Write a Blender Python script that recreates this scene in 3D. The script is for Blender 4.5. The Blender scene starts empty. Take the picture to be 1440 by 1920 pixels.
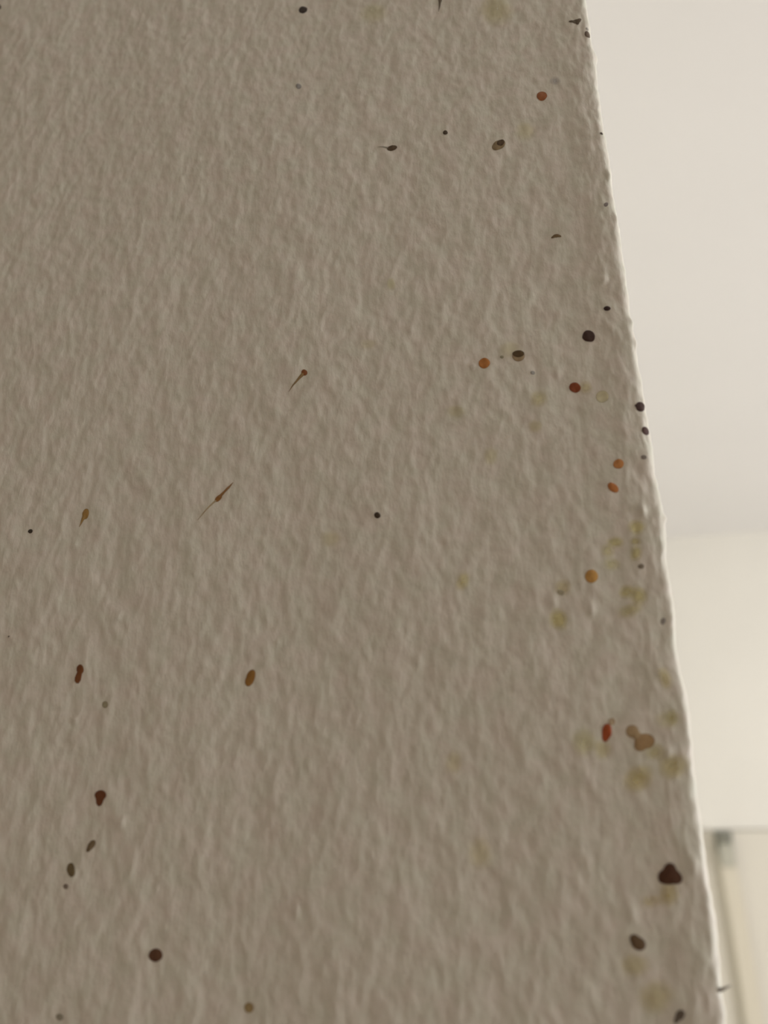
import bpy, math
import numpy as np
from mathutils import Matrix, Vector

# ------------------------------------------------------------------ camera, world, light, exposure
scene = bpy.context.scene
COL = scene.collection
EYE = 2.03                                   # camera height; the stained corner is high on the wall
PITCH, YAW, ROLL = map(math.radians, (20.0, 10.0, 0.95))
fwd = Vector((-math.sin(YAW) * math.cos(PITCH), math.cos(YAW) * math.cos(PITCH), math.sin(PITCH)))
rgt = Vector((math.cos(YAW), math.sin(YAW), 0))
upv = rgt.cross(fwd)
r2 = rgt * math.cos(ROLL) - upv * math.sin(ROLL)
u2 = upv * math.cos(ROLL) + rgt * math.sin(ROLL)
cam = bpy.data.objects.new('camera', bpy.data.cameras.new('camera'))
COL.objects.link(cam)
cam.matrix_world = Matrix(((r2.x, u2.x, -fwd.x, -0.0332), (r2.y, u2.y, -fwd.y, -0.2),
                           (r2.z, u2.z, -fwd.z, EYE), (0, 0, 0, 1)))
cam.data.sensor_fit = 'VERTICAL'
cam.data.sensor_height = 36.0
cam.data.lens = 36.0 * 1544 / 1920
cam.data.clip_start = 0.01
cam.data.dof.use_dof = True
cam.data.dof.focus_distance = 0.244
cam.data.dof.aperture_fstop = cam.data.lens / 3.6     # lens opening of about 3.6 mm
scene.camera = cam

world = bpy.data.worlds.new('world')
scene.world = world
world.use_nodes = True
world.node_tree.nodes['Background'].inputs[0].default_value = (0.90, 0.95, 1.0, 1)
world.node_tree.nodes['Background'].inputs[1].default_value = 0.6

# daylight entering through the window in the right-hand wall
WIN_X, WIN_Y0, WIN_Y1, WIN_Z0, WIN_Z1 = 2.6, -0.75, 1.35, 0.95, 2.25
sky = bpy.data.lights.new('window_daylight', 'AREA')
sky.shape = 'RECTANGLE'
sky.size, sky.size_y = WIN_Z1 - WIN_Z0, WIN_Y1 - WIN_Y0
sky.energy = 71
sky.color = (1.0, 0.985, 0.99)
so = bpy.data.objects.new('window_daylight', sky)
COL.objects.link(so)
so.location = (WIN_X + 0.13, (WIN_Y0 + WIN_Y1) / 2, (WIN_Z0 + WIN_Z1) / 2)
so.rotation_euler = (0, math.radians(90), 0)

vs = scene.view_settings
vs.view_transform = 'Standard'
vs.look = 'None'
vs.gamma = 1.0
vs.use_curve_mapping = False
vs.exposure = 0.0

# ------------------------------------------------------------------ materials
def lin(c):
    return tuple(((v / 255) / 12.92 if v / 255 <= .04045 else ((v / 255 + .055) / 1.055) ** 2.4) for v in c)

def paint(name, col, rough=0.6, mottle=0.0, mscale=30.0, bump=0.0, bscale=800.0, tint=None):
    m = bpy.data.materials.new(name)
    m.use_nodes = True
    nt = m.node_tree
    b = nt.nodes['Principled BSDF']
    b.inputs['Base Color'].default_value = (*col, 1)
    b.inputs['Roughness'].default_value = rough
    b.inputs['Specular IOR Level'].default_value = 0.3
    tc = nt.nodes.new('ShaderNodeTexCoord')
    if mottle:
        n = nt.nodes.new('ShaderNodeTexNoise')
        n.inputs['Scale'].default_value = mscale
        n.inputs['Detail'].default_value = 3
        nt.links.new(tc.outputs['Object'], n.inputs['Vector'])
        r = nt.nodes.new('ShaderNodeValToRGB')
        t = tint or tuple(v * (1 - mottle) for v in col)
        r.color_ramp.elements[0].position = 0.35
        r.color_ramp.elements[1].position = 0.65
        r.color_ramp.elements[0].color = (*t, 1)
        r.color_ramp.elements[1].color = (*col, 1)
        nt.links.new(n.outputs['Fac'], r.inputs['Fac'])
        nt.links.new(r.outputs['Color'], b.inputs['Base Color'])
    if bump:
        n2 = nt.nodes.new('ShaderNodeTexNoise')
        n2.inputs['Scale'].default_value = bscale
        n2.inputs['Detail'].default_value = 2
        mp = nt.nodes.new('ShaderNodeMapping')
        mp.inputs['Scale'].default_value = (1, 1, 0.5)
        nt.links.new(tc.outputs['Object'], mp.inputs['Vector'])
        nt.links.new(mp.outputs['Vector'], n2.inputs['Vector'])
        bp = nt.nodes.new('ShaderNodeBump')
        bp.inputs['Distance'].default_value = bump
        bp.inputs['Strength'].default_value = 1.0
        nt.links.new(n2.outputs['Fac'], bp.inputs['Height'])
        nt.links.new(bp.outputs['Normal'], b.inputs['Normal'])
    return m

WALL_COL = (0.775, 0.735, 0.65)
M_near = paint('cream_wall_paint', WALL_COL, 0.5, 0.03, 160.0, bump=0.00012, bscale=1100, tint=(0.735, 0.735, 0.63))
M_wall = paint('pale_wall_paint', (0.86, 0.84, 0.775), 0.7, 0.03, 4.0)
M_ceil = paint('white_ceiling_paint', (0.86, 0.845, 0.83), 0.8, 0.02, 3.0)
M_dim = paint('taupe_wall_paint', (0.56, 0.46, 0.375), 0.8, 0.04, 4.0)
M_floor = paint('brown_floor', (0.30, 0.25, 0.20), 0.5, 0.25, 8.0)
M_door = paint('cream_door_paint', (0.775, 0.74, 0.65), 0.45, 0.02, 3.0)
M_frame = paint('white_window_paint', (0.85, 0.84, 0.80), 0.4, 0.03, 10.0)
M_hook = paint('dark_grey_metal', (0.25, 0.25, 0.21), 0.5, 0.1, 60.0)
M_strap = paint('beige_webbing', (0.73, 0.68, 0.56), 0.8, 0.06, 300.0)
M_stub = paint('grey_webbing', (0.52, 0.51, 0.43), 0.8, 0.08, 300.0)

# spots take their colour (and how much paint shows through) from the object itself, the rim thins out
def spot_material(name, rough, spec):
    m = bpy.data.materials.new(name)
    m.use_nodes = True
    nt = m.node_tree
    b = nt.nodes['Principled BSDF']
    b.inputs['Roughness'].default_value = rough
    b.inputs['Specular IOR Level'].default_value = spec
    oi = nt.nodes.new('ShaderNodeObjectInfo')
    tc = nt.nodes.new('ShaderNodeTexCoord')
    n = nt.nodes.new('ShaderNodeTexNoise')
    n.inputs['Scale'].default_value = 900
    n.inputs['Detail'].default_value = 2
    nt.links.new(tc.outputs['Object'], n.inputs['Vector'])
    mr = nt.nodes.new('ShaderNodeMapRange')
    mr.inputs['To Min'].default_value = 0.75
    mr.inputs['To Max'].default_value = 1.25
    nt.links.new(n.outputs['Fac'], mr.inputs['Value'])
    mx = nt.nodes.new('ShaderNodeVectorMath')
    mx.operation = 'SCALE'
    nt.links.new(oi.outputs['Color'], mx.inputs[0])
    nt.links.new(mr.outputs['Result'], mx.inputs['Scale'])
    nt.links.new(mx.outputs['Vector'], b.inputs['Base Color'])
    at = nt.nodes.new('ShaderNodeAttribute')
    at.attribute_name = 'thickness'
    mu = nt.nodes.new('ShaderNodeMath')
    mu.operation = 'MULTIPLY'
    nt.links.new(at.outputs['Fac'], mu.inputs[0])
    nt.links.new(oi.outputs['Alpha'], mu.inputs[1])
    nt.links.new(mu.outputs['Value'], b.inputs['Alpha'])
    return m

M_drop = spot_material('dried_droplet', 0.45, 0.3)
M_stain = spot_material('soaked_stain', 0.6, 0.25)

def tag(o, label=None, cat=None, group=None, kind=None):
    for k, v in (('label', label), ('category', cat), ('group', group), ('kind', kind)):
        if v:
            o[k] = v
    return o

def mesh_obj(name, verts, faces, mat, parent=None, smooth=False):
    me = bpy.data.meshes.new(name)
    me.from_pydata(verts, [], faces)
    me.update()
    if smooth:
        me.polygons.foreach_set('use_smooth', [True] * len(me.polygons))
    me.materials.append(mat)
    o = bpy.data.objects.new(name, me)
    COL.objects.link(o)
    o.parent = parent
    return o

def boxes(*bs):
    V, F = [], []
    for (x0, x1, y0, y1, z0, z1) in bs:
        k = len(V)
        V += [(x, y, z) for z in (z0, z1) for y in (y0, y1) for x in (x0, x1)]
        F += [tuple(k + i for i in f) for f in
              ((0, 2, 3, 1), (4, 5, 7, 6), (0, 1, 5, 4), (2, 6, 7, 3), (0, 4, 6, 2), (1, 3, 7, 5))]
    return V, F

def box_obj(name, mat, *bs, parent=None, bevel=0.0):
    o = mesh_obj(name, *boxes(*bs), mat, parent)
    if bevel:
        b = o.modifiers.new('bevel', 'BEVEL')
        b.width = bevel
        b.segments = 3
    return o

# ------------------------------------------------------------------ measured positions on the wall, millimetres from the corner and above the eye
DROPS = [
    ('dark_droplet', 'near-black round droplet at the top of the wall, far left of the streak', (35, 25, 16), 1.00, 0.50, [(-93.94, 260.43, 1.84, 1.46, -72)], []),
    ('dark_streak', 'thin dark streak running down from the very top of the wall', (70, 55, 40), 0.90, 0.10, [(-46.64, 254.43, 2.67, 0.62, 88)], [('tail', (85, 70, 52), 0.80, 'strip', [(-46.68, 253.47, 0.53), (-46.97, 250.62, 0.35), (-47.41, 248.31, 0.09)])]),
    ('paint_flake', 'jagged brown flake shaped like a bat near the top of the edge', (72, 58, 42), 1.00, 0.15, [(-4.29, 233.17, 1.22, 0.79, -4), (-5.58, 233.47, 1.16, 0.45, -15), (-3.28, 233.39, 0.95, 0.58, 57), (-3.87, 232.38, 0.68, 0.49, -87)], []),
    ('brown_droplet', 'small brown droplet on the edge just below the jagged flake', (82, 66, 52), 1.00, 0.35, [(-1.23, 227.46, 1.34, 0.89, -90)], [('fleck', (120, 108, 94), 0.80, 'blob', [(-1.17, 229.71, 0.57, 0.48, -76)])]),
    ('amber_droplet', 'round red-brown droplet below a faint grey oval in the upper right', (108, 60, 28), 1.00, 0.40, [(-17.11, 205.71, 1.92, 1.51, -87)], []),
    ('grey_speck', 'tiny grey speck alone in the upper middle, below the near-black top droplet', (112, 103, 92), 0.90, 0.15, [(-94.75, 225.87, 1.11, 0.86, -63)], []),
    ('dark_splash', 'flat dark brown splash with a faint tail pointing left, upper middle', (62, 46, 28), 1.00, 0.30, [(-64.02, 194.36, 1.57, 1.07, 6)], [('tail', (110, 98, 80), 0.70, 'strip', [(-65.20, 194.59, 0.42), (-66.88, 195.11, 0.25), (-68.58, 195.43, 0.07)])]),
    ('dark_speck', 'small dark speck between the tailed splash and the two-tone oval droplet', (52, 40, 26), 1.00, 0.30, [(-47.22, 197.07, 0.87, 0.72, -69)], []),
    ('brown_droplet', 'tilted oval droplet, dark at its top right and paler at lower left', (104, 84, 56), 1.00, 0.40, [(-31.33, 189.05, 2.24, 1.67, 42)], [('crust', (62, 44, 24), 1.00, 'blob', [(-30.65, 189.74, 1.30, 1.13, 68)])]),
    ('dark_speck', 'pinprick dark speck right at the edge in the upper part', (60, 48, 38), 1.00, 0.15, [(-1.25, 187.80, 0.50, 0.38, -89)], []),
    ('grey_speck', 'small grey-brown speck at the edge, right of the curved sliver', (98, 85, 74), 0.90, 0.20, [(-2.74, 161.78, 0.86, 0.55, 64)], []),
    ('brown_sliver', 'thin curved brown sliver like an eyebrow in the upper right', (88, 68, 42), 1.00, 0.15, [(-17.20, 153.90, 0.90, 0.55, -11), (-18.12, 153.67, 0.69, 0.36, 30), (-16.33, 153.58, 0.73, 0.34, -41)], []),
    ('dark_speck', 'small near-black oval speck above the big round dark droplet', (42, 27, 22), 1.00, 0.35, [(-6.03, 127.64, 0.92, 0.67, -18)], []),
    ('dark_droplet', 'large round near-black droplet, highest of the dark ones beside the edge', (46, 28, 20), 1.00, 0.60, [(-11.60, 119.97, 1.80, 1.55, -75), (-11.11, 119.24, 1.15, 0.98, 88)], []),
    ('two_tone_droplet', 'oval droplet, dark in its upper half and pale tan below', (118, 96, 68), 1.00, 0.35, [(-30.57, 116.18, 1.69, 1.61, -50)], [('crust', (64, 46, 24), 1.00, 'blob', [(-30.52, 116.84, 1.66, 1.07, -9)])]),
    ('amber_droplet', 'round orange-amber droplet left of the two-tone oval one', (130, 78, 33), 1.00, 0.45, [(-39.90, 114.98, 1.67, 1.51, -76)], []),
    ('olive_speck', 'tiny olive speck between the orange-amber droplet and the two-tone one', (115, 104, 80), 0.90, 0.15, [(-35.03, 116.39, 0.51, 0.41, -13)], []),
    ('grey_speck', 'tiny grey speck just right of and below the two-tone droplet', (115, 105, 92), 0.90, 0.15, [(-27.13, 110.51, 0.58, 0.56, -52)], []),
    ('red_droplet', 'glossy red-brown oval droplet beside a pale olive one', (98, 45, 20), 1.00, 0.50, [(-16.53, 104.94, 1.55, 1.39, -39)], []),
    ('olive_droplet', 'pale translucent olive disc between the red-brown droplet and the edge', (160, 144, 110), 0.85, 0.20, [(-10.01, 101.36, 1.79, 1.49, 85)], []),
    ('dark_droplet', 'dark droplet with a small point at its left, upper of two on the edge', (48, 30, 24), 1.00, 0.50, [(-1.27, 97.46, 1.38, 1.19, 82), (-2.18, 97.71, 0.60, 0.38, -6)], []),
    ('dark_droplet', 'dark round droplet on the edge, lower of the two', (56, 36, 30), 1.00, 0.45, [(-0.89, 90.56, 1.20, 0.98, 81)], []),
    ('grey_speck', 'small grey-brown speck at the edge, above and right of the orange droplet', (105, 92, 80), 0.90, 0.20, [(-2.30, 83.10, 0.60, 0.57, -67)], []),
    ('amber_droplet', 'orange-tan droplet above a slanted one of similar colour near the edge', (139, 88, 45), 1.00, 0.40, [(-8.20, 81.88, 1.36, 1.20, 68), (-8.87, 81.80, 0.59, 0.58, 32)], []),
    ('amber_droplet', 'slanted rust-brown oval droplet under the orange-tan one', (132, 78, 38), 1.00, 0.40, [(-10.20, 75.51, 1.56, 0.97, -54)], []),
    ('comet_droplet', 'tiny round brown droplet with a long thin tail, like a comet', (94, 52, 24), 1.00, 0.35, [(-90.81, 117.97, 0.98, 0.84, -64)], [('tail', (104, 78, 44), 1.00, 'strip', [(-91.11, 117.66, 0.53), (-92.50, 116.10, 0.38), (-94.03, 114.22, 0.23), (-95.39, 112.33, 0.06)])]),
    ('brown_dash', 'slanting rust dash with a thin spike up and a faint tail down left', (102, 64, 26), 1.00, 0.25, [(-114.68, 81.70, 1.24, 0.75, 48)], [('spike', (108, 72, 36), 1.00, 'strip', [(-114.55, 82.00, 0.51), (-113.08, 83.45, 0.40), (-111.91, 84.61, 0.40), (-110.60, 86.08, 0.07)]), ('tail', (136, 112, 78), 0.80, 'strip', [(-115.27, 81.12, 0.29), (-117.02, 79.39, 0.22), (-118.90, 77.36, 0.18), (-120.33, 75.61, 0.06)])]),
    ('teardrop', 'golden brown teardrop with its thin end pointing down, left of the frame', (116, 84, 40), 1.00, 0.30, [(-154.00, 80.33, 1.58, 1.00, -89)], [('tail', (116, 86, 44), 1.00, 'strip', [(-154.26, 79.71, 0.68), (-154.89, 78.17, 0.38), (-155.49, 76.47, 0.07)])]),
    ('dark_speck', 'small near-black speck near the left border, left of the golden teardrop', (45, 36, 26), 1.00, 0.35, [(-170.39, 76.33, 0.76, 0.63, -23)], []),
    ('dark_speck', 'lone small near-black speck in the middle of the wall', (48, 36, 24), 1.00, 0.40, [(-70.19, 73.01, 0.89, 0.78, -42)], []),
    ('amber_droplet', 'large round golden amber droplet, lower right among pale yellow stains', (142, 101, 50), 1.00, 0.40, [(-17.40, 53.07, 1.68, 1.51, 76)], []),
    ('olive_speck', 'small olive speck on a pale round stain, left of the golden amber droplet', (122, 108, 84), 0.85, 0.10, [(-25.11, 49.53, 0.89, 0.60, -31)], []),
    ('grey_speck', 'small brown-grey speck near the edge, below the cluster of yellow stains', (98, 84, 66), 0.90, 0.25, [(-6.02, 54.73, 0.69, 0.60, 6)], []),
    ('grey_speck', 'small grey upright speck at the edge, beside a white paint nib', (112, 100, 88), 0.90, 0.20, [(-2.75, 41.18, 0.77, 0.48, 80)], []),
    ('double_droplet', 'upright dark rust droplet made of two joined blobs, lower left', (82, 44, 17), 1.00, 0.45, [(-150.22, 36.45, 1.31, 1.03, -66), (-150.53, 33.96, 1.53, 0.98, -83)], []),
    ('amber_droplet', 'upright slanting amber-brown oval droplet, lower middle left', (106, 70, 28), 1.00, 0.40, [(-103.43, 32.24, 2.16, 1.15, 72)], []),
    ('olive_speck', 'small pale olive round speck below right of the double rust droplet', (122, 108, 82), 0.90, 0.20, [(-142.26, 27.07, 0.95, 0.82, -41)], []),
    ('brown_droplet', 'wedge-shaped dark red-brown droplet narrowing downward, lower left', (76, 40, 19), 1.00, 0.50, [(-141.01, 4.96, 1.59, 1.18, -10), (-141.16, 3.71, 1.36, 0.93, -88)], []),
    ('brown_droplet', 'slim brown droplet leaning right, upper of two slim ones lower left', (82, 64, 42), 1.00, 0.35, [(-142.13, -6.45, 1.21, 0.84, 49), (-142.73, -7.41, 0.84, 0.56, 50)], []),
    ('brown_droplet', 'slim brown droplet leaning left, lower of two slim ones lower left', (80, 64, 40), 1.00, 0.35, [(-146.80, -12.05, 1.71, 0.99, -61)], []),
    ('grey_speck', 'tiny grey-brown speck under the lower slim brown droplet', (92, 77, 63), 0.95, 0.20, [(-147.60, -15.70, 0.65, 0.57, -29)], []),
    ('dark_droplet', 'round dark brown droplet near the bottom, left of centre', (66, 40, 24), 1.00, 0.50, [(-123.51, -30.19, 1.64, 1.36, -9)], []),
    ('olive_droplet', 'small round tan-olive droplet near the bottom border', (118, 95, 60), 0.95, 0.30, [(-100.76, -40.35, 1.11, 0.98, -3)], []),
    ('olive_speck', 'faint small olive speck in the bottom left corner', (118, 106, 86), 0.85, 0.15, [(-145.87, -43.06, 0.93, 0.69, -6)], []),
    ('red_droplet', 'bright rust-red upright droplet with a paler fleck above, lower right', (122, 54, 24), 1.00, 0.45, [(-17.58, 16.50, 1.66, 1.06, 81), (-18.07, 15.22, 1.06, 0.70, 81)], [('fleck', (134, 110, 82), 0.85, 'blob', [(-16.29, 18.60, 0.86, 0.80, 44)])]),
    ('tan_droplet', 'flat tan-brown double blob beside the rust-red droplet, lower right', (122, 93, 60), 0.95, 0.20, [(-9.87, 14.04, 2.08, 1.65, 17), (-10.79, 13.14, 1.34, 1.22, 42)], [('lobe', (132, 106, 74), 0.90, 'blob', [(-12.18, 16.33, 1.44, 1.27, 65), (-11.25, 15.25, 0.98, 0.90, 43)])]),
    ('dark_droplet', 'largest dark droplet, three-lobed like a clover, near the lower edge', (56, 31, 16), 1.00, 0.70, [(-8.02, -13.92, 2.32, 1.56, 6), (-7.73, -12.56, 1.32, 1.16, 52), (-6.44, -14.44, 1.09, 0.94, 55), (-9.25, -14.12, 1.20, 1.05, 53)], []),
    ('dark_droplet', 'dark brown slanted droplet below the three-lobed one', (72, 52, 32), 1.00, 0.50, [(-15.71, -26.84, 1.52, 1.28, -17), (-16.37, -25.94, 0.99, 0.79, 14)], []),
    ('brown_droplet', 'grey-brown slanted droplet cut by the bottom border near the edge', (76, 63, 50), 0.95, 0.40, [(-9.06, -39.87, 1.15, 0.80, 48), (-9.81, -40.83, 0.68, 0.51, 71)], []),
    ('dark_speck', 'tiny dark speck cut by the left border near the top', (70, 58, 44), 0.95, 0.20, [(-213.77, 290.00, 1.24, 0.73, -66)], []),
    ('dark_speck', 'tiny dark speck beside a white nib at the left border', (70, 60, 50), 0.95, 0.15, [(-172.40, 46.22, 0.34, 0.27, -32)], []),
]
STAINS = [
    ((122, 112, 100), 0.50, [(-12.63, 211.01, 1.67, 1.44, -37)]),
    ((142, 126, 84), 0.50, [(-13.80, 104.63, 1.89, 1.51, 86)]),
    ((146, 132, 84), 0.45, [(-26.20, 102.52, 2.22, 2.08, -81)]),
    ((144, 130, 86), 0.40, [(-27.66, 94.51, 1.71, 1.65, -73)]),
    ((146, 132, 88), 0.35, [(-39.81, 87.24, 2.28, 1.80, 90)]),
    ((146, 132, 90), 0.35, [(-48.29, 101.08, 2.46, 1.75, -10)]),
    ((144, 126, 70), 0.45, [(-48.71, 53.86, 2.32, 1.48, 69)]),
    ((140, 130, 84), 0.40, [(-65.30, 144.38, 2.03, 1.25, -87)]),
    ((146, 132, 92), 0.30, [(-72.28, 125.09, 2.35, 1.55, -12)]),
    ((148, 132, 74), 0.55, [(-6.25, 64.71, 1.82, 1.75, 52)]),
    ((140, 126, 74), 0.60, [(-11.08, 61.34, 1.77, 1.31, -15)]),
    ((142, 128, 82), 0.50, [(-12.96, 59.28, 1.65, 1.51, 73)]),
    ((134, 118, 72), 0.60, [(-6.78, 61.16, 1.13, 1.09, -47)]),
    ((142, 126, 72), 0.55, [(-6.88, 58.16, 1.77, 1.25, 81)]),
    ((140, 126, 84), 0.50, [(-12.43, 55.84, 1.77, 1.61, 8)]),
    ((140, 122, 82), 0.55, [(-24.50, 50.70, 1.92, 1.86, 23)]),
    ((142, 124, 66), 0.60, [(-26.20, 42.86, 2.47, 2.02, 90)]),
    ((138, 122, 66), 0.55, [(-9.95, 48.73, 1.64, 1.55, 31)]),
    ((136, 120, 62), 0.55, [(-7.49, 47.53, 2.23, 1.71, 79)]),
    ((138, 124, 76), 0.50, [(-9.73, 44.14, 2.52, 1.51, 20)]),
    ((146, 128, 80), 0.50, [(-3.95, 27.89, 2.41, 1.31, -90)]),
    ((140, 126, 80), 0.45, [(-3.89, 19.13, 1.67, 1.15, 78)]),
    ((142, 126, 84), 0.40, [(-4.66, 18.56, 2.56, 1.76, 3)]),
    ((140, 126, 80), 0.45, [(-22.93, 14.19, 2.97, 2.48, 75)]),
    ((140, 124, 72), 0.40, [(-18.94, 12.55, 2.02, 1.84, 59)]),
    ((138, 120, 66), 0.50, [(-4.58, 8.38, 2.98, 2.38, 33)]),
    ((140, 122, 64), 0.50, [(-11.97, 6.05, 3.22, 2.40, 30)]),
    ((146, 130, 84), 0.45, [(-7.95, 11.67, 2.09, 1.71, 10)]),
    ((134, 114, 62), 0.50, [(-8.57, -17.35, 2.32, 1.81, 71)]),
    ((140, 124, 70), 0.35, [(-16.95, -30.93, 2.72, 1.96, 9)]),
    ((140, 122, 66), 0.35, [(-13.37, -36.72, 3.29, 2.78, 26)]),
    ((146, 132, 94), 0.30, [(9.57, 232.87, 3.37, 2.40, -89)]),
    ((146, 134, 92), 0.35, [(-69.29, 252.79, 5.04, 3.99, -44)]),
    ((146, 132, 84), 0.35, [(-28.72, 244.31, 6.10, 4.96, -70)]),
    ((146, 132, 84), 0.30, [(-23.04, 193.24, 3.51, 2.68, -84)]),
    ((148, 132, 88), 0.30, [(-32.86, 118.47, 2.89, 2.16, 20)]),
    ((146, 130, 84), 0.30, [(-82.81, 67.62, 2.49, 2.18, -21)]),
    ((146, 128, 78), 0.30, [(-53.04, 10.50, 2.38, 1.87, 86)]),
    ((146, 128, 78), 0.30, [(-47.93, -9.08, 3.32, 2.38, 84)]),
    ((140, 120, 62), 0.35, [(-12.25, -18.79, 1.87, 1.03, 3)]),
]
NIBS = [
    (-136.17, 257.20, 1.00, 1.00, 0.22),
    (-114.09, 212.66, 0.90, 1.00, 0.25),
    (-133.62, 194.65, 0.70, 1.10, 0.28),
    (-128.18, 201.31, 0.70, 0.80, 0.20),
    (-41.72, 168.71, 0.50, 0.60, 0.25),
    (-87.38, 172.16, 0.50, 0.90, 0.20),
    (-150.29, 23.33, 0.80, 1.10, 0.30),
    (-171.90, 46.05, 0.40, 0.50, 0.25),
    (-156.13, 71.02, 0.60, 1.00, 0.25),
    (-52.28, 64.50, 0.50, 0.80, 0.25),
    (-4.45, 69.18, 0.90, 1.70, 0.40),
    (0.73, 66.95, 0.80, 1.20, 0.30),
    (-90.19, -20.66, 0.90, 1.60, 0.30),
    (-134.55, -1.45, 1.00, 1.60, 0.28),
    (-86.90, 106.35, 0.50, 0.80, 0.20),
    (-102.74, 205.79, 1.30, 1.20, 0.25),
    (-80.27, 218.74, 1.20, 1.20, 0.25),
    (-140.74, 49.91, 0.90, 1.60, 0.25),
    (-59.93, 127.88, 0.70, 1.20, 0.20),
    (-50.56, 134.56, 1.20, 1.80, 0.25),
    (-6.04, 137.12, 1.50, 1.80, 0.30),
    (-43.13, 114.54, 0.60, 0.90, 0.30),
    (-118.98, 8.63, 0.60, 0.80, 0.20),
    (-20.71, 109.59, 0.80, 1.40, 0.25),
    (-18.12, 44.62, 1.00, 1.80, 0.30),
    (-26.72, 47.10, 1.20, 1.80, 0.25),
    (-0.87, 41.71, 0.80, 1.80, 0.12),
    (-0.17, 123.49, 0.90, 2.20, 0.30),
    (0.17, 116.83, 0.80, 2.00, 0.30),
    (1.18, 219.13, 1.00, 2.40, 0.30),
    (-5.43, 11.60, 1.10, 1.60, 0.30),
    (-124.76, 6.02, 0.80, 1.20, 0.20),
    (-16.39, -21.37, 1.20, 2.40, 0.25),
    (-96.56, 40.82, 0.60, 1.20, 0.20),
    (-60.48, 34.42, 1.00, 2.00, 0.20),
    (-2.85, -12.05, 1.20, 2.40, 0.30),
    (-0.74, 156.98, 0.70, 2.40, 0.30),
    (-0.91, 172.13, 0.80, 2.20, 0.30)
]
EDGE = [(242.1, 0.04), (231.5, -0.02), (221.1, 0.25), (206.6, -0.10), (193.9, 0.07), (184.5, 0.25), (173.7, 0.31), (164.9, 0.26), (153.5, 0.34), (142.5, 0.42), (131.5, 0.46), (123.2, 0.43), (113.7, 0.62), (104.9, 0.54), (96.3, 0.85), (88.4, 0.82), (79.4, 0.89), (72.8, 1.47), (64.3, 1.53), (54.5, 0.90), (48.8, 1.27), (43.3, 1.15), (37.1, 0.69), (31.0, 0.60), (26.2, 1.01), (20.0, 1.22), (14.6, 1.17), (9.4, 0.67), (2.6, 0.39), (-5.1, 0.54), (-13.8, 0.59), (-19.6, 0.73), (-25.1, 0.66), (-32.0, 0.38), (-35.9, 0.20), (-41.2, -0.07)]

# ------------------------------------------------------------------ relief of the painted corner (millimetres)
def hsh(ix, iy, seed):
    n = (ix.astype(np.int64) * 374761393 + iy.astype(np.int64) * 668265263 + seed * 974711) & 0x7fffffff
    n = ((n ^ (n >> 13)) * 1274126177) & 0x7fffffff
    return ((n ^ (n >> 16)) & 0xffff) / 65535.0 * 2 * math.pi

def perlin(x, y, seed):
    ix, iy = np.floor(x), np.floor(y)
    fx, fy = x - ix, y - iy
    u, v = fx * fx * fx * (fx * (fx * 6 - 15) + 10), fy * fy * fy * (fy * (fy * 6 - 15) + 10)
    def g(dx, dy):
        a = hsh(ix + dx, iy + dy, seed)
        return np.cos(a) * (fx - dx) + np.sin(a) * (fy - dy)
    return (g(0, 0) * (1 - u) + g(1, 0) * u) * (1 - v) + (g(0, 1) * (1 - u) + g(1, 1) * u) * v

EZ = np.array([e[0] for e in EDGE])[::-1]
EX = np.array([e[1] for e in EDGE])[::-1]
RAD = 2.0                                     # rounding of the painted corner
def edge_x(z):
    return np.interp(z, EZ, EX) - 0.1 + 0.22 * perlin(z / 2.6, z * 0 + .5, 31) + 0.15 * perlin(z / 7.0, z * 0 + .5, 32)

def relief(x, z):
    xs = x + 1.6 * perlin(x / 8, z / 8, 5)
    d = 0.20 * perlin(xs / 2.5, z / 4.2, 1) + 0.115 * perlin(xs / 1.4, z / 2.4, 2)
    d += 0.045 * perlin(xs / 0.8, z / 1.7, 3) + 0.30 * perlin(x / 7.0, z / 10.0, 4)
    d += 0.5 * perlin(x / 38.0, z / 60.0, 6)
    for (nx, nz, rx, rz, h) in NIBS:
        q = ((x - nx) / rx) ** 2 + ((z - nz) / rz) ** 2
        d += 1.4 * h * np.exp(-q * 1.6)
    return d * AMP
AMP = 1.5

def surface(x, z, lift=0.0):
    """x: distance along the face from the nominal corner (mm, negative = left), z: height above the eye (mm)"""
    ex = edge_x(z)
    near = np.clip((x + 14.0) / 14.0, 0, None)
    xx = x + ex * np.clip(near, 0, 1)         # the wandering edge drags the last millimetres of the face along
    ang = np.where(x > -RAD, np.clip((x + RAD) / RAD, 0, math.pi / 2), 0.0)
    px = np.where(x > -RAD, -RAD + ex + RAD * np.sin(ang), xx)
    px = np.where((x <= -RAD), xx, px)
    past = np.clip(x + RAD - RAD * math.pi / 2, 0, None)
    py = np.where(x > -RAD, RAD * (1 - np.cos(ang)), 0.0) + past
    d = relief(x, z) + lift
    fade = np.clip((z + 95) / 30, 0, 1) * np.clip((330 - z) / 30, 0, 1) * np.clip((x + 290) / 30, 0, 1) * np.clip((60 - past) / 40, 0, 1)
    d = d * fade
    bead = 0.35 * np.exp(-((x + 5.0) / 4.0) ** 2)     # paint builds up beside the edge
    d = d + bead * fade
    return np.stack([px + d * np.sin(ang), py - d * np.cos(ang), z + 0 * px], -1) / 1000.0 + np.array([0, 0, EYE])

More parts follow.
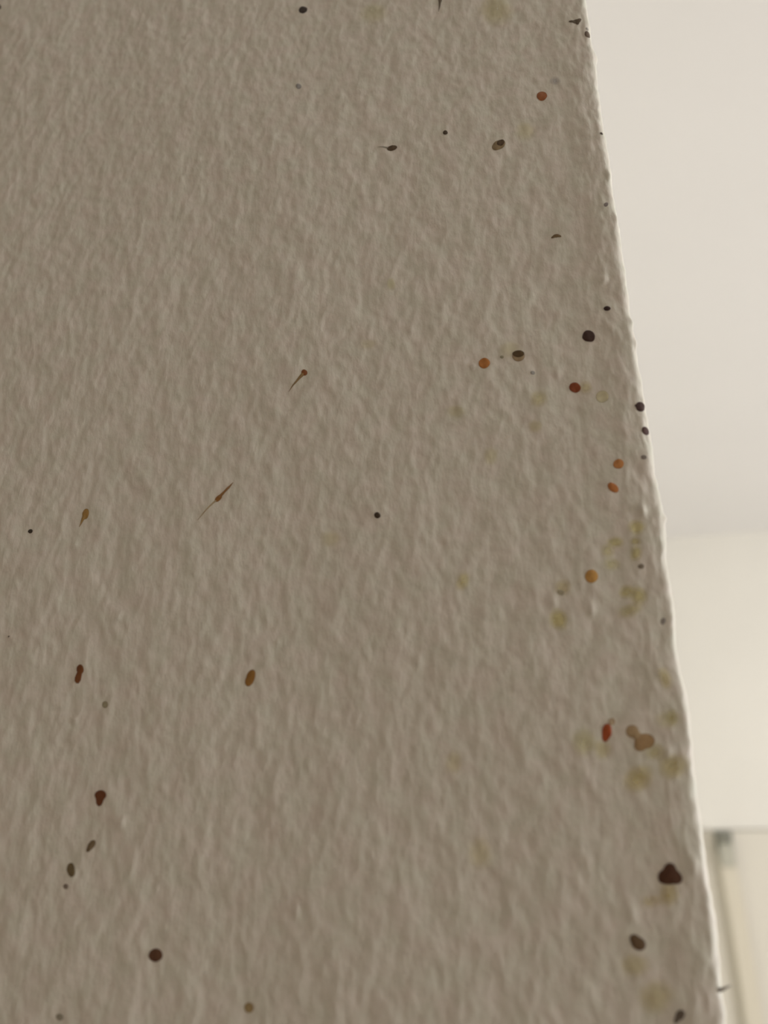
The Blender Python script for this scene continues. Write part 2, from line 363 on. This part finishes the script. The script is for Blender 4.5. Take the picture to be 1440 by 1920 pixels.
FACE_X0, FAR_Y, CEIL_Z, BACK_Y, RIGHT_X = -1.6, 2.1, 2.739, -1.9, WIN_X
xs = np.concatenate([[FACE_X0 * 1000, -1000, -600, -400, -320, -290], np.arange(-275, -8, 0.62), np.arange(-8, 1.2, 0.3),
                     np.arange(1.3, 30, 1.2), [35, 45, 60, 80, 150, 400, 1000, FAR_Y * 1000 + 0.57 * RAD - RAD]])
zs = np.concatenate([[-EYE * 1000, -1500, -900, -500, -250, -140, -100], np.arange(-90, 325, 0.72),
                     [335, 360, 420, 520, (CEIL_Z - EYE) * 1000]])
X, Z = np.meshgrid(xs, zs)
P = surface(X, Z).reshape(-1, 3)
nr, nc = len(zs), len(xs)
idx = np.arange(nr * nc).reshape(nr, nc)
quads = np.stack([idx[:-1, :-1], idx[:-1, 1:], idx[1:, 1:], idx[1:, :-1]], -1).reshape(-1, 4)
me = bpy.data.meshes.new('wall_left')
me.vertices.add(len(P)); me.vertices.foreach_set('co', P.astype(np.float32).ravel())
me.loops.add(quads.size); me.loops.foreach_set('vertex_index', quads.astype(np.int32).ravel())
me.polygons.add(len(quads)); me.polygons.foreach_set('loop_start', np.arange(0, quads.size, 4, dtype=np.int32))
me.polygons.foreach_set('loop_total', np.full(len(quads), 4, dtype=np.int32))
me.update(calc_edges=True); me.validate()
me.polygons.foreach_set('use_smooth', [True] * len(me.polygons))
me.materials.append(M_near)
wall = bpy.data.objects.new('wall_left', me)
COL.objects.link(wall)
tag(wall, 'cream painted wall with orange-peel roller texture ending in a rough outside corner', kind='structure')

# ------------------------------------------------------------------ the room beyond and around
T = 0.12
DOOR_X0, DOOR_X1, DOOR_Z = 0.12, 0.94, 1.976
def struct(name, label, mat, *bs):
    o = box_obj(name, mat, *bs)
    return tag(o, label, kind='structure')
struct('ceiling', 'plain white ceiling beyond the corner, out of focus', M_ceil, (FACE_X0, RIGHT_X, BACK_Y, FAR_Y, CEIL_Z, CEIL_Z + T))
struct('floor', 'brown floor of the room', M_floor, (FACE_X0, RIGHT_X, BACK_Y, FAR_Y, -T, 0))
struct('wall_back', 'pale cream far wall below the ceiling, out of focus', M_wall,
       (0.0, DOOR_X0, FAR_Y, FAR_Y + T, 0, CEIL_Z), (DOOR_X1, RIGHT_X, FAR_Y, FAR_Y + T, 0, CEIL_Z),
       (DOOR_X0, DOOR_X1, FAR_Y, FAR_Y + T, DOOR_Z, CEIL_Z))
struct('wall_front', 'taupe wall behind the viewer', M_dim, (FACE_X0, RIGHT_X, BACK_Y - T, BACK_Y, 0, CEIL_Z))
struct('wall_side', 'taupe wall closing the near part of the room', M_dim, (FACE_X0 - T, FACE_X0, BACK_Y, 0, 0, CEIL_Z))
struct('wall_right', 'pale wall with the window opening', M_wall,
       (RIGHT_X, RIGHT_X + T, BACK_Y, WIN_Y0, 0, CEIL_Z), (RIGHT_X, RIGHT_X + T, WIN_Y1, FAR_Y, 0, CEIL_Z),
       (RIGHT_X, RIGHT_X + T, WIN_Y0, WIN_Y1, 0, WIN_Z0), (RIGHT_X, RIGHT_X + T, WIN_Y0, WIN_Y1, WIN_Z1, CEIL_Z))
win = bpy.data.objects.new('window_1', None)
COL.objects.link(win)
win.location = (RIGHT_X, (WIN_Y0 + WIN_Y1) / 2, WIN_Z0)
tag(win, 'white wooden window in the right-hand wall', kind='structure')
def wpart(name, *b):
    o = box_obj(name, M_frame, b, parent=win, bevel=0.004)
    o.matrix_parent_inverse = Matrix.Translation(-win.location)
    return o
fx = (RIGHT_X + 0.03, RIGHT_X + 0.08)
wpart('window_frame', *fx, WIN_Y0, WIN_Y0 + 0.05, WIN_Z0, WIN_Z1)
wpart('window_frame', *fx, WIN_Y1 - 0.05, WIN_Y1, WIN_Z0, WIN_Z1)
wpart('window_frame', *fx, WIN_Y0 + 0.05, WIN_Y1 - 0.05, WIN_Z0, WIN_Z0 + 0.05)
wpart('window_frame', *fx, WIN_Y0 + 0.05, WIN_Y1 - 0.05, WIN_Z1 - 0.05, WIN_Z1)
wpart('mullion', *fx, 0.28, 0.32, WIN_Z0 + 0.05, WIN_Z1 - 0.05)
wpart('window_sill', RIGHT_X - 0.06, RIGHT_X, WIN_Y0 - 0.04, WIN_Y1 + 0.04, WIN_Z0 - 0.03, WIN_Z0)

# door in the far wall, its top edge level with the hook
DY = FAR_Y + 0.006
door = bpy.data.objects.new('door_1', None)
COL.objects.link(door)
door.location = ((DOOR_X0 + DOOR_X1) / 2, DY, 0)
tag(door, 'cream door in the far wall with its top edge just in view, blurred', kind='structure')
def dpart(name, mat, *b, bevel=0.003):
    o = box_obj(name, mat, b, parent=door, bevel=bevel)
    o.matrix_parent_inverse = Matrix.Translation(-door.location)
    return o
dpart('leaf', M_door, DOOR_X0 + 0.003, DOOR_X1 - 0.003, DY, DY + 0.04, 0.006, DOOR_Z - 0.002)
dpart('door_stop', M_door, DOOR_X0, DOOR_X1, DY + 0.047, DY + 0.10, DOOR_Z - 0.04, DOOR_Z)
dpart('door_stop', M_door, DOOR_X0, DOOR_X0 + 0.03, DY + 0.047, DY + 0.10, 0, DOOR_Z - 0.04)
dpart('door_stop', M_door, DOOR_X1 - 0.03, DOOR_X1, DY + 0.047, DY + 0.10, 0, DOOR_Z - 0.04)
dpart('door_handle', M_hook, DOOR_X1 - 0.10, DOOR_X1 - 0.08, DY - 0.05, DY, 1.0, 1.02)

# dark hook on the door and the beige strap hanging from it
def sweep(name, pts, hw, ht, mat, parent, base, taper=None):
    """flat band swept along a path in the y-z plane; hw half width in x, ht half thickness"""
    V, F = [], []
    n = len(pts)
    for i, (x, y, z) in enumerate(pts):
        a, b = Vector(pts[max(i - 1, 0)]), Vector(pts[min(i + 1, n - 1)])
        t = (b - a).normalized()
        nrm = Vector((0, -t.z, t.y)).normalized()
        w = hw * (taper[i] if taper else 1)
        for sx, sn in ((-1, -1), (-.7, -1.0), (.7, -1.0), (1, -1), (1, 1), (-1, 1)):
            p = Vector((x + sx * w, y, z)) + nrm * (sn * ht * (1 if abs(sx) == 1 else 1.25))
            V.append(tuple(p - base))
    for i in range(n - 1):
        for k in range(6):
            F.append((i * 6 + k, i * 6 + (k + 1) % 6, i * 6 + 6 + (k + 1) % 6, i * 6 + 6 + k))
    F += [tuple(range(5, -1, -1)), tuple(range((n - 1) * 6, n * 6))]
    o = mesh_obj(name, V, F, mat, parent)
    b = o.modifiers.new('bevel', 'BEVEL'); b.width = 0.0012; b.segments = 2; b.limit_method = 'ANGLE'
    return o

HX = 0.399
hbase = Vector((HX, DY - 0.004, DOOR_Z - 0.05))
hook = bpy.data.objects.new('door_hook', None)
COL.objects.link(hook)
hook.location = hbase
tag(hook, 'small dark grey hook at the top of the blurred door', 'hook')
sweep('hook_plate', [(HX, DY - 0.003, DOOR_Z - 0.004), (HX, DY - 0.003, DOOR_Z - 0.03), (HX, DY - 0.003, DOOR_Z - 0.052)], 0.021, 0.0014, M_hook, hook, hbase)
sweep('hook_arm', [(HX, DY - 0.004, DOOR_Z - 0.018), (HX, DY - 0.016, DOOR_Z - 0.026), (HX, DY - 0.028, DOOR_Z - 0.030),
                   (HX, DY - 0.034, DOOR_Z - 0.022), (HX, DY - 0.034, DOOR_Z - 0.006)], 0.013, 0.003, M_hook, hook, hbase)
sx = HX
sbase = Vector((sx, DY - 0.02, 1.2))
strap = bpy.data.objects.new('hanging_strap', None)
COL.objects.link(strap)
strap.location = sbase
tag(strap, 'pale beige strap hanging straight down from the dark door hook', 'strap')
sweep('loop', [(sx, DY - 0.012, DOOR_Z - 0.085), (sx, DY - 0.013, DOOR_Z - 0.05), (sx, DY - 0.018, DOOR_Z - 0.0225), (sx, DY - 0.024, DOOR_Z - 0.0225),
               (sx, DY - 0.026, DOOR_Z - 0.05), (sx, DY - 0.022, DOOR_Z - 0.085)], 0.016, 0.001, M_stub, strap, sbase)
sweep('band', [(sx + 0.000 + 0.010 * t + 0.003 * math.sin(t * 5), DY - 0.017, DOOR_Z - 0.075 - 0.8 * t) for t in [i / 16 for i in range(17)]],
      0.019, 0.0016, M_strap, strap, sbase)

# ------------------------------------------------------------------ droplets and stains on the painted face
ILL = (0.335, 0.285, 0.225)
def true_colour(c):
    return tuple(min(0.9, s * v / i) for v, i, s in zip(lin(c), ILL, (0.73, 0.745, 0.71)))

FLAT = 0.4                                    # dried droplets are low domes
SEG = 36
def outline(lobes, seed, wob):
    cx, cz = lobes[0][0], lobes[0][1]
    ph = np.linspace(0, 2 * math.pi, SEG, endpoint=False)
    dx, dz = np.cos(ph), np.sin(ph)
    r = np.zeros(SEG)
    for (lx, lz, a, b, ang) in lobes:
        t = math.radians(ang)
        ox, oz = cx - lx, cz - lz
        u0, v0 = (ox * math.cos(t) + oz * math.sin(t)) / a, (-ox * math.sin(t) + oz * math.cos(t)) / b
        u1, v1 = (dx * math.cos(t) + dz * math.sin(t)) / a, (-dx * math.sin(t) + dz * math.cos(t)) / b
        A, Bq, C = u1 * u1 + v1 * v1, 2 * (u0 * u1 + v0 * v1), u0 * u0 + v0 * v0 - 1
        disc = Bq * Bq - 4 * A * C
        s = np.where(disc > 0, (-Bq + np.sqrt(np.maximum(disc, 0))) / (2 * A), 0)
        r = np.maximum(r, s)
    r = (np.roll(r, 1) + 2 * r + np.roll(r, -1)) / 4
    wv = sum(np.sin(ph * k + seed * 1.7 * k) / k for k in (2, 3, 4, 5, 7)) * wob
    return cx, cz, dx, dz, r * (1 + wv)

def set_attr(me, vals):
    a = me.attributes.new('thickness', 'FLOAT', 'POINT')
    a.data.foreach_set('value', np.asarray(vals, np.float32))

def blob(name, lobes, h, mat, rings, fades, parent, seed, lift=0.06, wob=0.035, hollow=0.0):
    cx, cz, dx, dz, r = outline(lobes, seed, wob)
    pts, th = [(cx, cz, h)], [fades[0]]
    for t, fa in zip(rings, fades):
        pts += list(zip(cx + dx * r * t, cz + dz * r * t, [h * math.sqrt(max(0, 1 - t * t))] * SEG))
        th += [fa] * SEG
    pts = np.array(pts)
    P = surface(pts[:, 0], pts[:, 1], lift + pts[:, 2]) - np.array(origin(cx, cz))
    F = [(0, 1 + (k + 1) % SEG, 1 + k) for k in range(SEG)]
    for i in range(len(rings) - 1):
        a = 1 + i * SEG
        F += [(a + k, a + (k + 1) % SEG, a + SEG + (k + 1) % SEG, a + SEG + k) for k in range(SEG)]
    o = mesh_obj(name, [tuple(p) for p in P], [f[::-1] for f in F], mat, parent, True)
    set_attr(o.data, th)
    return o

def origin(cx, cz):
    return tuple(surface(np.array([cx]), np.array([cz]))[0])

def strip(name, pts, mat, lift=0.08):
    pts = np.array(pts)
    n = 10
    t = np.linspace(0, len(pts) - 1, n)
    q = np.stack([np.interp(t, range(len(pts)), pts[:, k]) for k in range(3)], -1)
    tg = np.gradient(q[:, :2], axis=0)
    tg /= np.linalg.norm(tg, axis=1)[:, None]
    nm = np.stack([-tg[:, 1], tg[:, 0]], -1)
    rows, th = [], []
    for s, hh, fa in ((-1, 0, .55), (-.5, .10, 1), (0, .13, 1), (.5, .10, 1), (1, 0, .55)):
        p = q[:, :2] + nm * (q[:, 2] * s)[:, None]
        rows.append(surface(p[:, 0], p[:, 1], lift + hh * np.minimum(1, q[:, 2] / .5)))
        th += list(fa * np.linspace(1, .75, n))
    V = np.concatenate(rows)
    F = [(r * n + k, r * n + k + 1, r * n + n + k + 1, r * n + n + k) for r in range(4) for k in range(n - 1)]
    o = mesh_obj(name, [tuple(p) for p in V], F, mat, None, True)
    set_attr(o.data, th)
    return o

DRINGS = (0.3, 0.55, 0.75, 0.88, 0.96, 1.04)
DFADES = (1, 1, 1, 1, 0.85, 0.25)
GROUPS = {'amber_droplet': 'amber droplets dried on the wall', 'dark_droplet': 'dark droplets dried on the wall',
          'brown_droplet': 'brown droplets dried on the wall', 'dark_speck': 'dark specks on the wall',
          'grey_speck': 'grey specks on the wall', 'olive_speck': 'olive specks on the wall',
          'olive_droplet': 'olive droplets dried on the wall', 'red_droplet': 'red-brown droplets dried on the wall'}
for i, (name, label, col, al, h, lobes, extra) in enumerate(DROPS):
    cat = 'speck' if 'speck' in name else ('droplet' if 'drop' in name else {'paint_flake': 'flake', 'dark_splash': 'splash'}.get(name, 'streak'))
    org = origin(lobes[0][0], lobes[0][1])
    if extra:
        root = bpy.data.objects.new(name, None)
        COL.objects.link(root)
        root.empty_display_size = 0.002
        root.location = org
        body = blob('body', lobes, h * FLAT, M_drop, DRINGS, DFADES, root, i)
        body.color = (*true_colour(col), al)
        for (pn, pc, pa, kind, data) in extra:
            if kind == 'strip':
                o = strip(pn, data, M_drop)
                o.parent = root
                o.matrix_parent_inverse = Matrix.Translation(-Vector(org))
            else:
                o = blob(pn, data, 0.12, M_drop, DRINGS, (1, 1, 1, .9, .6, .1), root, i + 50,
                         lift=(0.06 if pn in ('fleck', 'lobe') else h * FLAT + 0.05))
                o.location = Vector(origin(data[0][0], data[0][1])) - Vector(org)
            o.color = (*true_colour(pc), pa)
    else:
        root = blob(name, lobes, h * FLAT, M_drop, DRINGS, DFADES, None, i)
        root.location = org
        root.color = (*true_colour(col), al)
    tag(root, label, cat, GROUPS.get(name))

SRINGS = (0.25, 0.5, 0.7, 0.88, 1.08, 1.3)
SFADES = (1.0, .9, .75, .5, .22, 0.0)
for i, (col, al, lobes) in enumerate(STAINS):
    o = blob('stain', lobes, 0.0, M_stain, SRINGS, SFADES, wall, i + 7, lift=0.035, wob=0.07)
    o.location = origin(lobes[0][0], lobes[0][1])
    o.color = (*[v / s * 0.97 for v, s in zip(true_colour(col), (0.73, 0.745, 0.71))], al * 0.8)

# short dark fibre standing out from the edge near the bottom
fz = -35.4
p0 = surface(np.array([-0.6]), np.array([fz]))[0]
q = [Vector(p0), Vector(p0) + Vector((0.0012, -0.0002, 0.0004)), Vector(p0) + Vector((0.0026, -0.0003, 0.0010))]
V, F = [], []
for i, (p, rr) in enumerate(zip(q, (0.00042, 0.00034, 0.00010))):
    for k in range(8):
        a = k * math.pi / 4
        V.append(tuple(p - q[0] + Vector((0, math.cos(a) * rr, math.sin(a) * rr))))
for i in range(2):
    F += [(i * 8 + k, i * 8 + (k + 1) % 8, i * 8 + 8 + (k + 1) % 8, i * 8 + 8 + k) for k in range(8)]
F += [tuple(range(7, -1, -1)), tuple(range(16, 24))]
fib = mesh_obj('fibre', V, F, paint('grey_fibre', (0.30, 0.27, 0.23), 0.7, 0.1, 900), None, True)
fib.location = q[0]
tag(fib, 'tiny dark bristle sticking out of the edge near the bottom', 'bristle')
